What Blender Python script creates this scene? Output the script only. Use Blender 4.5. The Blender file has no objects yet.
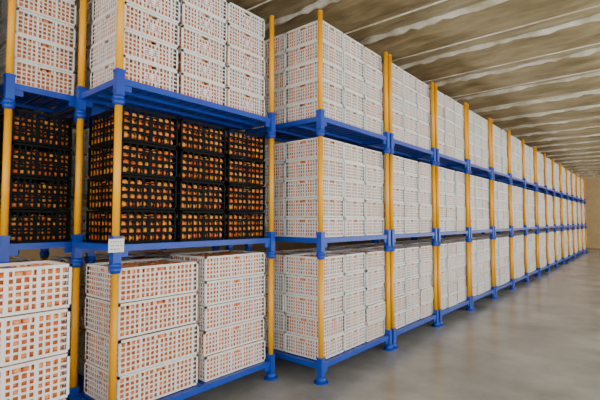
import bpy, math, random
from mathutils import Vector
random.seed(4)
S=1.4
# ---------------------------------------------------------------- materials
def mat(name, col, rough=0.5, metal=0.0, spec=0.5, scale=6.0, col2=None, bump=0.0, bscale=None, island=False, stretch=None, detail=4):
    m=bpy.data.materials.new(name); m.use_nodes=True
    n=m.node_tree.nodes; l=m.node_tree.links
    b=n["Principled BSDF"]; b.inputs["Roughness"].default_value=rough; b.inputs["Metallic"].default_value=metal
    b.inputs["Specular IOR Level"].default_value=spec
    b.inputs["Base Color"].default_value=(*col,1)
    geo=n.new("ShaderNodeNewGeometry")
    mp=n.new("ShaderNodeMapping"); l.new(geo.outputs["Position"],mp.inputs["Vector"])
    if stretch: mp.inputs["Scale"].default_value=stretch
    if island:
        r=n.new("ShaderNodeValToRGB"); r.color_ramp.elements[0].color=(*col,1); r.color_ramp.elements[1].color=(*col2,1)
        l.new(geo.outputs["Random Per Island"],r.inputs["Fac"]); l.new(r.outputs["Color"],b.inputs["Base Color"])
    elif col2:
        t=n.new("ShaderNodeTexNoise"); t.inputs["Scale"].default_value=scale; t.inputs["Detail"].default_value=detail
        t.inputs["Roughness"].default_value=0.6
        l.new(mp.outputs["Vector"],t.inputs["Vector"])
        r=n.new("ShaderNodeValToRGB"); r.color_ramp.elements[0].color=(*col,1); r.color_ramp.elements[1].color=(*col2,1)
        r.color_ramp.elements[0].position=0.35; r.color_ramp.elements[1].position=0.65
        l.new(t.outputs["Fac"],r.inputs["Fac"]); l.new(r.outputs["Color"],b.inputs["Base Color"])
    if bump:
        t=n.new("ShaderNodeTexNoise"); t.inputs["Scale"].default_value=bscale or scale; t.inputs["Detail"].default_value=5
        l.new(mp.outputs["Vector"],t.inputs["Vector"])
        bp=n.new("ShaderNodeBump"); bp.inputs["Strength"].default_value=bump; bp.inputs["Distance"].default_value=0.05
        l.new(t.outputs["Fac"],bp.inputs["Height"]); l.new(bp.outputs["Normal"],b.inputs["Normal"])
    return m
M_white=mat("white_plastic",(0.82,0.86,0.85),0.45,col2=(0.90,0.92,0.90),scale=2.5)
M_white2=mat("worn_white_plastic",(0.78,0.77,0.72),0.5,col2=(0.87,0.85,0.80),scale=3)
M_cream=mat("cream_plastic",(0.86,0.81,0.76),0.45,col2=(0.91,0.88,0.84),scale=2.5)
M_black=mat("black_plastic",(0.0015,0.002,0.002),0.6,spec=0.15,col2=(0.003,0.004,0.004),scale=4)
M_fruit=mat("orange_fruit",(0.92,0.22,0.04),0.5,col2=(1.0,0.42,0.15),island=True)
M_fruit2=mat("ripe_orange_fruit",(0.80,0.11,0.006),0.3,col2=(1.0,0.42,0.05),island=True)
M_core=mat("fruit_mass",(0.50,0.13,0.03),0.7,col2=(0.7,0.23,0.06),scale=14)
M_dark=mat("crate_gap_shade",(0.01,0.005,0.003),0.8,col2=(0.02,0.008,0.004),scale=14)  # near-black core, paints the shade in the gaps between fruit
M_blue=mat("blue_paint",(0.003,0.045,0.40),0.35,col2=(0.005,0.06,0.48),scale=5)
M_yel=mat("yellow_paint",(1.0,0.47,0.0),0.35,col2=(1.0,0.43,0.0),scale=5)
M_red=mat("red_print",(0.75,0.05,0.04),0.5,col2=(0.7,0.08,0.05))
M_tag=mat("paper_tag",(0.85,0.85,0.80),0.6,col2=(0.8,0.8,0.76))
M_ink=mat("dark_ink",(0.05,0.05,0.06),0.6,col2=(0.08,0.08,0.08))
M_lamp=mat("added_lamp_housing",(0.8,0.8,0.8),0.5,col2=(0.78,0.78,0.78))

# ---------------------------------------------------------------- mesh builder
class MB:
    def __init__(s): s.v=[];s.f=[];s.m=[];s.sm=[]
    def box(s,x0,x1,y0,y1,z0,z1,mi=0):
        b=len(s.v)
        s.v+= [(x0,y0,z0),(x1,y0,z0),(x1,y1,z0),(x0,y1,z0),(x0,y0,z1),(x1,y0,z1),(x1,y1,z1),(x0,y1,z1)]
        for q in ((0,3,2,1),(4,5,6,7),(0,1,5,4),(1,2,6,5),(2,3,7,6),(3,0,4,7)):
            s.f.append(tuple(b+i for i in q)); s.m.append(mi); s.sm.append(False)
    def frus(s,cx,cy,z0,z1,r0,r1,n=12,mi=0,rot=0,smooth=True):
        b=len(s.v)
        for r,z in ((r0,z0),(r1,z1)):
            for i in range(n):
                a=rot+2*math.pi*i/n; s.v.append((cx+r*math.cos(a),cy+r*math.sin(a),z))
        for i in range(n):
            j=(i+1)%n; s.f.append((b+i,b+j,b+n+j,b+n+i)); s.m.append(mi); s.sm.append(smooth)
        s.f.append(tuple(b+i for i in range(n-1,-1,-1))); s.m.append(mi); s.sm.append(False)
        s.f.append(tuple(b+n+i for i in range(n))); s.m.append(mi); s.sm.append(False)
    def ball(s,c,r,mi=0):
        b=len(s.v)
        for p in ICO_V: s.v.append((c[0]+p[0]*r,c[1]+p[1]*r,c[2]+p[2]*r*0.93))
        for q in ICO_F: s.f.append(tuple(b+i for i in q)); s.m.append(mi); s.sm.append(True)
    def mesh(s,name,mats):
        me=bpy.data.meshes.new(name); me.from_pydata(s.v,[],s.f)
        for m in mats: me.materials.append(m)
        me.polygons.foreach_set("material_index",s.m); me.polygons.foreach_set("use_smooth",s.sm); me.update(); return me
import bmesh
_b=bmesh.new(); bmesh.ops.create_icosphere(_b,subdivisions=2,radius=1.0)
_b.verts.ensure_lookup_table()
ICO_V=[tuple(v.co) for v in _b.verts]; ICO_F=[tuple(v.index for v in f.verts) for f in _b.faces]; _b.free()

def link(name,me,loc=(0,0,0),rz=0,parent=None):
    o=bpy.data.objects.new(name,me); bpy.context.scene.collection.objects.link(o)
    o.location=loc; o.rotation_euler=(0,0,rz)
    if parent: o.parent=parent
    return o

# ---------------------------------------------------------------- crate
def panel(mb,x0,y0,z0,axis,sgn,w,h,mi,pitch,bar):
    """lattice wall. axis 'y': wall runs along y at x=x0, outward sgn along x ; axis 'x': runs along x at y=y0."""
    def b(u0,u1,za,zb,t0,t1):
        if axis=='y':
            a,c=sorted((x0-sgn*t1,x0-sgn*t0)); mb.box(a,c,y0+u0,y0+u1,z0+za,z0+zb,mi)
        else:
            a,c=sorted((y0-sgn*t1,y0-sgn*t0)); mb.box(x0+u0,x0+u1,a,c,z0+za,z0+zb,mi)
    b(0,w,h-0.028,h-0.007,0,0.020)       # top rim
    b(0.008,w-0.008,0,0.020,0.010,0.020)           # bottom rim
    b(0,0.020,0.020,h-0.028,0.004,0.020); b(w-0.020,w,0.020,h-0.028,0.004,0.020)
    hz0,hz1=h-0.060,h-0.028
    c=w/2; hw=0.048
    b(c-hw-0.010,c+hw+0.010,hz0-0.010,hz0,0.004,0.015)
    b(c-hw-0.010,c-hw,hz0,hz1,0.004,0.015); b(c+hw,c+hw+0.010,hz0,hz1,0.004,0.015)
    n=max(3,int(round((w-0.040)/pitch))); p=(w-0.040)/n
    for i in range(1,n):
        u=0.020+i*p; bw=bar/2*(1.8 if i%4==0 else 1)
        top=h-0.028
        if abs(u-c)<hw+0.010: top=hz0-0.008
        b(u-bw,u+bw,0.020,top,0.006,0.012)
    m=max(2,int(round((h-0.048)/pitch))); q=(h-0.048)/m
    for i in range(1,m):
        z=0.020+i*q
        if hz0-0.012<z:
            b(0.020,c-hw-0.008,z-bar/2,z+bar/2,0.007,0.011); b(c+hw+0.008,w-0.020,z-bar/2,z+bar/2,0.007,0.011)
        else: b(0.020,w-0.020,z-bar/2,z+bar/2,0.007,0.011)

def make_load(name,cols,deep,rows,cw,cd,ch,plastic,seed,pitch=0.038,bar=0.0110,jit=0.012,red=False,fill=0.92,fr=0.034,fruit=None,core=None,alt=None):
    R=random.Random(seed); mb=MB()
    for c in range(cols):
        for d in range(deep):
            cj=(R.uniform(-jit,jit),R.uniform(-jit,jit)*0.5)
            for r in range(rows):
                pm=4 if R.random()<0.35 else 0
                x1=-d*(cd+0.012)+cj[0]+R.uniform(-jit,jit)*0.7-0.008
                y0=c*(cw+0.010)+cj[1]+R.uniform(-jit,jit)*0.4+0.012
                z0=r*ch; w=cw-0.014; dd=cd-0.006; x0=x1-dd; y1=y0+w
                panel(mb,x1,y0,z0,'y',1,w,ch,pm,pitch,bar)
                panel(mb,x0,y0,z0,'y',-1,w,ch,pm,pitch if d==deep-1 else 0.1,bar)
                panel(mb,x0,y0,z0,'x',-1,dd,ch,pm,pitch if c==0 else 0.1,bar)
                panel(mb,x0,y1,z0,'x',1,dd,ch,pm,pitch if c==cols-1 else 0.1,bar)
                mb.box(x0+0.02,x1-0.02,y0+0.02,y1-0.02,z0+0.002,z0+0.010,pm)
                g=0.038; top=ch*fill
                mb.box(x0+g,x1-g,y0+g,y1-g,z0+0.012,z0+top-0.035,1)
                rr=fr
                def layer(fixed,ax,a0,a1):
                    L=a1-a0; n=int(L/(2*rr*0.97))
                    nz=int(round((top-0.012)/(2*rr*0.90)))
                    for k in range(nz):
                        for i in range(n):
                            u=a0+(i+0.5)*L/n+R.uniform(-.006,.006)+(rr*0.5 if k%2 else -rr*0.3)
                            u=min(max(u,a0+rr),a1-rr)
                            z=z0+0.012+rr*0.93+k*(top-0.012-1.86*rr)/max(1,nz-1)+R.uniform(-.005,.005)
                            ra=rr*R.uniform(0.90,1.03)
                            p=(fixed+R.uniform(-.003,.003),u,z) if ax=='y' else (u,fixed+R.uniform(-.003,.003),z)
                            mb.ball(p,ra,2)
                if d==0: layer(x1-0.015-rr,'y',y0+.016,y1-.016)
                if c==0: layer(y0+0.015+rr,'x',x0+.016,x1-.09)
                if c==cols-1: layer(y1-0.015-rr,'x',x0+.016,x1-.09)
                if r==rows-1:
                    nx=int((dd-.04)/(2*rr)); ny=int((w-.04)/(2*rr))
                    for i in range(nx):
                        for j in range(ny):
                            mb.ball((x0+.02+rr+i*2.02*rr+R.uniform(-.004,.004),y0+.02+rr+j*2.02*rr+R.uniform(-.004,.004),z0+top-rr+R.uniform(-.01,.008)),rr*R.uniform(.92,1.02),2)
                if red and d==0:
                    uc=y0+w*0.5; zc=z0+ch*0.42
                    mb.box(x1-0.005,x1-0.002,uc-0.080,uc+0.080,zc-0.030,zc+0.030,0)
                    for k in (-1,1):
                        for (a,b_,c_,d_) in ((-.025,.025,.018,.024),(-.025,.025,-.003,.003),(-.028,.028,-.024,-.018),(-.003,.003,-.024,.024),(-.022,-.017,-.02,.0)):
                            mb.box(x1-0.003,x1-0.0005,uc+k*0.04+a,uc+k*0.04+b_,zc+c_,zc+d_,3)
    return mb.mesh(name,[plastic,core or M_core,fruit or M_fruit,M_red,alt or plastic])

# ---------------------------------------------------------------- rack
def make_rack(name,W,D,levels=3,p=0.032):
    mb=MB()
    for k in range(levels):
        z=k*S
        for (x,y) in ((-p,p),(-p,W-p),(-D+p,p),(-D+p,W-p)):
            if k==0:
                mb.frus(x,y,z,z+0.012,0.082,0.082,20,0,smooth=False)
                mb.frus(x,y,z+0.012,z+0.07,0.066,0.045,16,0)
            else:
                mb.frus(x,y,z-0.03,z+0.02,0.042,0.054,16,0)
                mb.frus(x,y,z+0.02,z+0.055,0.054,0.042,16,0)
            mb.box(x-0.034,x+0.034,y-0.034,y+0.034,z+0.05,z+0.27,0)
            mb.box(x-0.038,x+0.038,y-0.038,y+0.038,z+0.255,z+0.275,0)
            zt=z+S-0.028 if k<levels-1 else z+S+0.03
            mb.frus(x,y,z+0.27,zt,0.030,0.030,18,1)
            if k==levels-1: mb.frus(x,y,zt,zt+0.02,0.034,0.024,14,1)
        q=2*p+0.004
        for x in (-p,-D+p):
            mb.box(x-0.022,x+0.022,q,W-q,z+0.150,z+0.205,0)
        for y in (p,W-p):
            mb.box(-D+q,-q,y-0.022,y+0.022,z+0.150,z+0.205,0)
        for x in (-p,-D+p):
            for (y0,y1) in ((q-0.004,q+0.07),(W-q-0.07,W-q+0.004)):
                mb.box(x-0.012,x+0.012,y0,y1,z+0.10,z+0.150,0)
        n=int((W-0.12)/0.11)
        for i in range(n):
            y=0.08+(i+0.5)*(W-0.16)/n
            mb.box(-D+0.06,-0.056,y-0.046,y+0.046,z+0.182,z+0.2,0)
        for x in (-D*0.35,-D*0.65):
            mb.box(x-0.02,x+0.02,0.056,W-0.056,z+0.150,z+0.181,0)
    return mb.mesh(name,[M_blue,M_yel])

DECK=0.208
W=1.64; D=1.26; PITCH=1.70
rack_me=make_rack("rack_frame",W,D)
loads=[make_load("white_load",3,2,5,0.492,0.565,0.236,M_white,10+i,alt=M_white2) for i in range(5)]
XB=-2.84
for i in range(15):
    y=3.79+i*PITCH
    r=link("stacking_rack",rack_me,(XB+random.uniform(-.012,.012),y,0))
    for k in range(3):
        link("fruit_crate_load",random.choice(loads),(-0.060,0.072,k*S+DECK),parent=r)

# ----- recessed rack (A)
WA=1.92; DA=0.80; XA=-3.37; YA=1.67
ra=link("stacking_rack",make_rack("rack_frame_wide",WA,DA),(XA,YA,0))
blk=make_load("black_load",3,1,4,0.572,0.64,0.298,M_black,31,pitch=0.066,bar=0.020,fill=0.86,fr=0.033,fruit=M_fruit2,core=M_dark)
link("black_crate_load",blk,(-0.065,0.080,S+DECK),parent=ra)
wt=make_load("white_top",3,1,5,0.572,0.64,0.236,M_white,32,red=True,jit=0.016,alt=M_cream)
link("fruit_crate_load",wt,(-0.065,0.080,2*S+DECK),parent=ra)
l1=make_load("cream_left",1,1,4,0.82,0.64,0.30,M_cream,33,jit=0.020,pitch=0.044,bar=0.013)
link("fruit_crate_load",l1,(-0.06,0.080,DECK),parent=ra)
l2=make_load("cream_right",1,1,5,0.86,0.64,0.248,M_cream,34,jit=0.020,pitch=0.040,bar=0.013,alt=M_white)
link("fruit_crate_load",l2,(-0.06,0.96,DECK),parent=ra)

# ----- turned rack at far left (C) : short side to aisle
WC=1.84; DC=0.66
rc=link("stacking_rack",make_rack("rack_frame_turned",DC,WC),(-4.218,1.115,0))
wc=make_load("white_c",1,3,5,0.52,0.54,0.236,M_white,41,jit=0.01,alt=M_cream)
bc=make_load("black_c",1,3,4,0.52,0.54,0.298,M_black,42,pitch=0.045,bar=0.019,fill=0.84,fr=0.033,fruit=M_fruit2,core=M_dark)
link("fruit_crate_load",wc,(-0.06,0.065,2*S+DECK),parent=rc)
link("black_crate_load",bc,(-0.06,0.065,S+DECK),parent=rc)
link("fruit_crate_load",wc,(-0.06,0.065,DECK),parent=rc)
rd=link("stacking_rack",rack_me,(-4.24,-0.60,0))
link("fruit_crate_load",loads[0],(-0.055,0.075,DECK),parent=rd)
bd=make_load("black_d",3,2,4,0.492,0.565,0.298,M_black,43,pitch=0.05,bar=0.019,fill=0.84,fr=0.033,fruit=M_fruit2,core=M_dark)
for k in (1,2): link("black_crate_load",bd,(-0.055,0.075,k*S+DECK),parent=rd)
re=link("stacking_rack",rack_me,(-4.26,1.86,0))
for k in range(3): link("fruit_crate_load",loads[3-k],(-0.055,0.075,k*S+DECK),parent=re)

# ----- stack on the floor, near left
fs=make_load("floor_stack",2,1,5,0.60,0.42,0.302,M_cream,51,pitch=0.046,bar=0.0145,jit=0.010)
link("fruit_crate_stack",fs,(-3.07,0.03,0.002))

# ----- paper tag on rack post
mb=MB(); mb.box(0,0.004,-0.07,0.06,-0.055,0.055,0)
R=random.Random(7)
for r_ in range(3):
    y=-0.055
    while y<0.03:
        w_=R.uniform(.008,.02); mb.box(0.004,0.005,y,y+w_,0.028-r_*0.03,0.034-r_*0.03,1); y+=w_+R.uniform(.006,.012)
link("paper_tag",mb.mesh("tag",[M_tag,M_ink]),(0.012,0.02,1.60),parent=ra)

# ---------------------------------------------------------------- room
CZ=4.85; X0=-9.0; X1=5.0; Y0=-5.0; Y1=34.0
M_floor=mat("concrete_floor",(0.20,0.205,0.19),0.25,col2=(0.37,0.375,0.35),scale=0.9,bump=0.08,bscale=5,detail=9)
M_wall=mat("tan_insulated_wall",(0.62,0.42,0.20),0.6,col2=(0.70,0.50,0.27),scale=2,bump=0.3,bscale=5)
M_ceil=mat("foil_insulated_ceiling",(0.21,0.165,0.08),0.28,col2=(0.44,0.36,0.20),scale=2.6,bump=1.0,bscale=4,stretch=(0.5,1.6,1),detail=7)
M_bat=mat("seam_tape_glint",(0.95,0.93,0.82),0.3,col2=(0.50,0.44,0.30),scale=2.0,bump=0.5,bscale=8)  # seam tape, pale tone also paints whitish reflections along the seams
def shell(name,b,m):
    mb=MB(); mb.box(*b,0); return link(name,mb.mesh(name,[m]))
shell("floor",(X0,X1,Y0,Y1,-0.1,0),M_floor)
shell("wall_left",(X0-0.1,X0,Y0,Y1,0,CZ),M_wall)
shell("wall_back",(X0,X1,Y1,Y1+0.1,0,CZ),M_wall)
SEAM=1.45; y_start=0.2
mb=MB(); R=random.Random(9)
nx=90; per=10
ny=int((Y1-Y0)/SEAM*per)
from mathutils import noise
for j in range(ny+1):
    y=Y0+(Y1-Y0)*j/ny
    ph=((y-y_start)/SEAM)%1.0
    for i in range(nx+1):
        x=X0+(X1-X0)*i/nx
        px=((x+0.4)/2.4)%1.0
        sag=0.13*math.sin(math.pi*ph)**0.7*(0.45+0.55*math.sin(math.pi*px)**0.5)
        z=CZ-sag*(1+0.5*noise.noise(Vector((x*0.7,y*0.7,1))))-0.03*noise.noise(Vector((x*2.2,y*4.5,0)))
        mb.v.append((x,y,z))
for j in range(ny):
    for i in range(nx):
        a=j*(nx+1)+i; mb.f.append((a,a+nx+1,a+nx+2,a+1)); mb.m.append(0); mb.sm.append(True)
mb.box(X0,X1,Y0,Y1,CZ+0.08,CZ+0.15,0)
ceil=link("ceiling",mb.mesh("ceiling",[M_ceil]))
mb=MB(); k=0
y=y_start
while y<Y1-0.3:
    n=110; wd=0.055; dp=1.3
    base=len(mb.v); prof=[(-wd,0.02),(-wd*0.6,-0.04*dp),(0,-0.06*dp),(wd*0.6,-0.04*dp),(wd,0.02)]
    for i in range(n+1):
        x=X0+0.05+(X1-X0-0.1)*i/n
        jy=R.uniform(-.014,.014); s_=R.uniform(.6,1.3)
        for (a,b_) in prof: mb.v.append((x,y+jy+a*s_,CZ-0.02+b_*s_))
    for i in range(n):
        for j in range(4):
            q=base+i*5+j; mb.f.append((q,q+1,q+6,q+5)); mb.m.append(0); mb.sm.append(True)
    mb.box(X0+0.05,X1-0.05,y+SEAM*0.5-0.010,y+SEAM*0.5+0.010,CZ-0.20,CZ-0.185,0)
    y+=SEAM; k+=1
link("trim_1",mb.mesh("ceiling_seams",[M_bat]),parent=ceil)

# ---------------------------------------------------------------- added lamps : unseen tube lights, put over the aisle for light
mb=MB(); mb.box(-0.08,0.08,-0.65,0.65,-0.05,0,0); mb.box(-0.05,0.05,-0.6,0.6,-0.07,-0.05,0)
lm=mb.mesh("added_lamp_body",[M_lamp])
for i,y in enumerate((-3,1,5,9.5,14,18.5,23,28)):
    o=link("added_ceiling_lamp",lm,(2.6,y,CZ-0.14))  # unseen fixture, added to carry the area light
    ld=bpy.data.lights.new("added_tube_light","AREA"); ld.shape='RECTANGLE'; ld.size=0.3; ld.size_y=1.4
    ld.energy=500; ld.color=(1.0,0.98,0.93)
    lo=bpy.data.objects.new("tube",ld); bpy.context.scene.collection.objects.link(lo); lo.parent=o; lo.location=(0,0,-0.1)
    lo.rotation_euler=(0,math.radians(-45),0)
w=bpy.data.worlds.new("world"); bpy.context.scene.world=w; w.use_nodes=True
w.node_tree.nodes["Background"].inputs[0].default_value=(1.0,0.99,0.97,1); w.node_tree.nodes["Background"].inputs[1].default_value=3.0

# ---------------------------------------------------------------- camera
cd=bpy.data.cameras.new("camera"); cam=bpy.data.objects.new("camera",cd); bpy.context.scene.collection.objects.link(cam)
cd.sensor_width=36; cd.lens=25.2; cam.location=(0,0,1.8)
cam.rotation_euler=(math.radians(92.87),0,math.radians(39.8))
bpy.context.scene.camera=cam
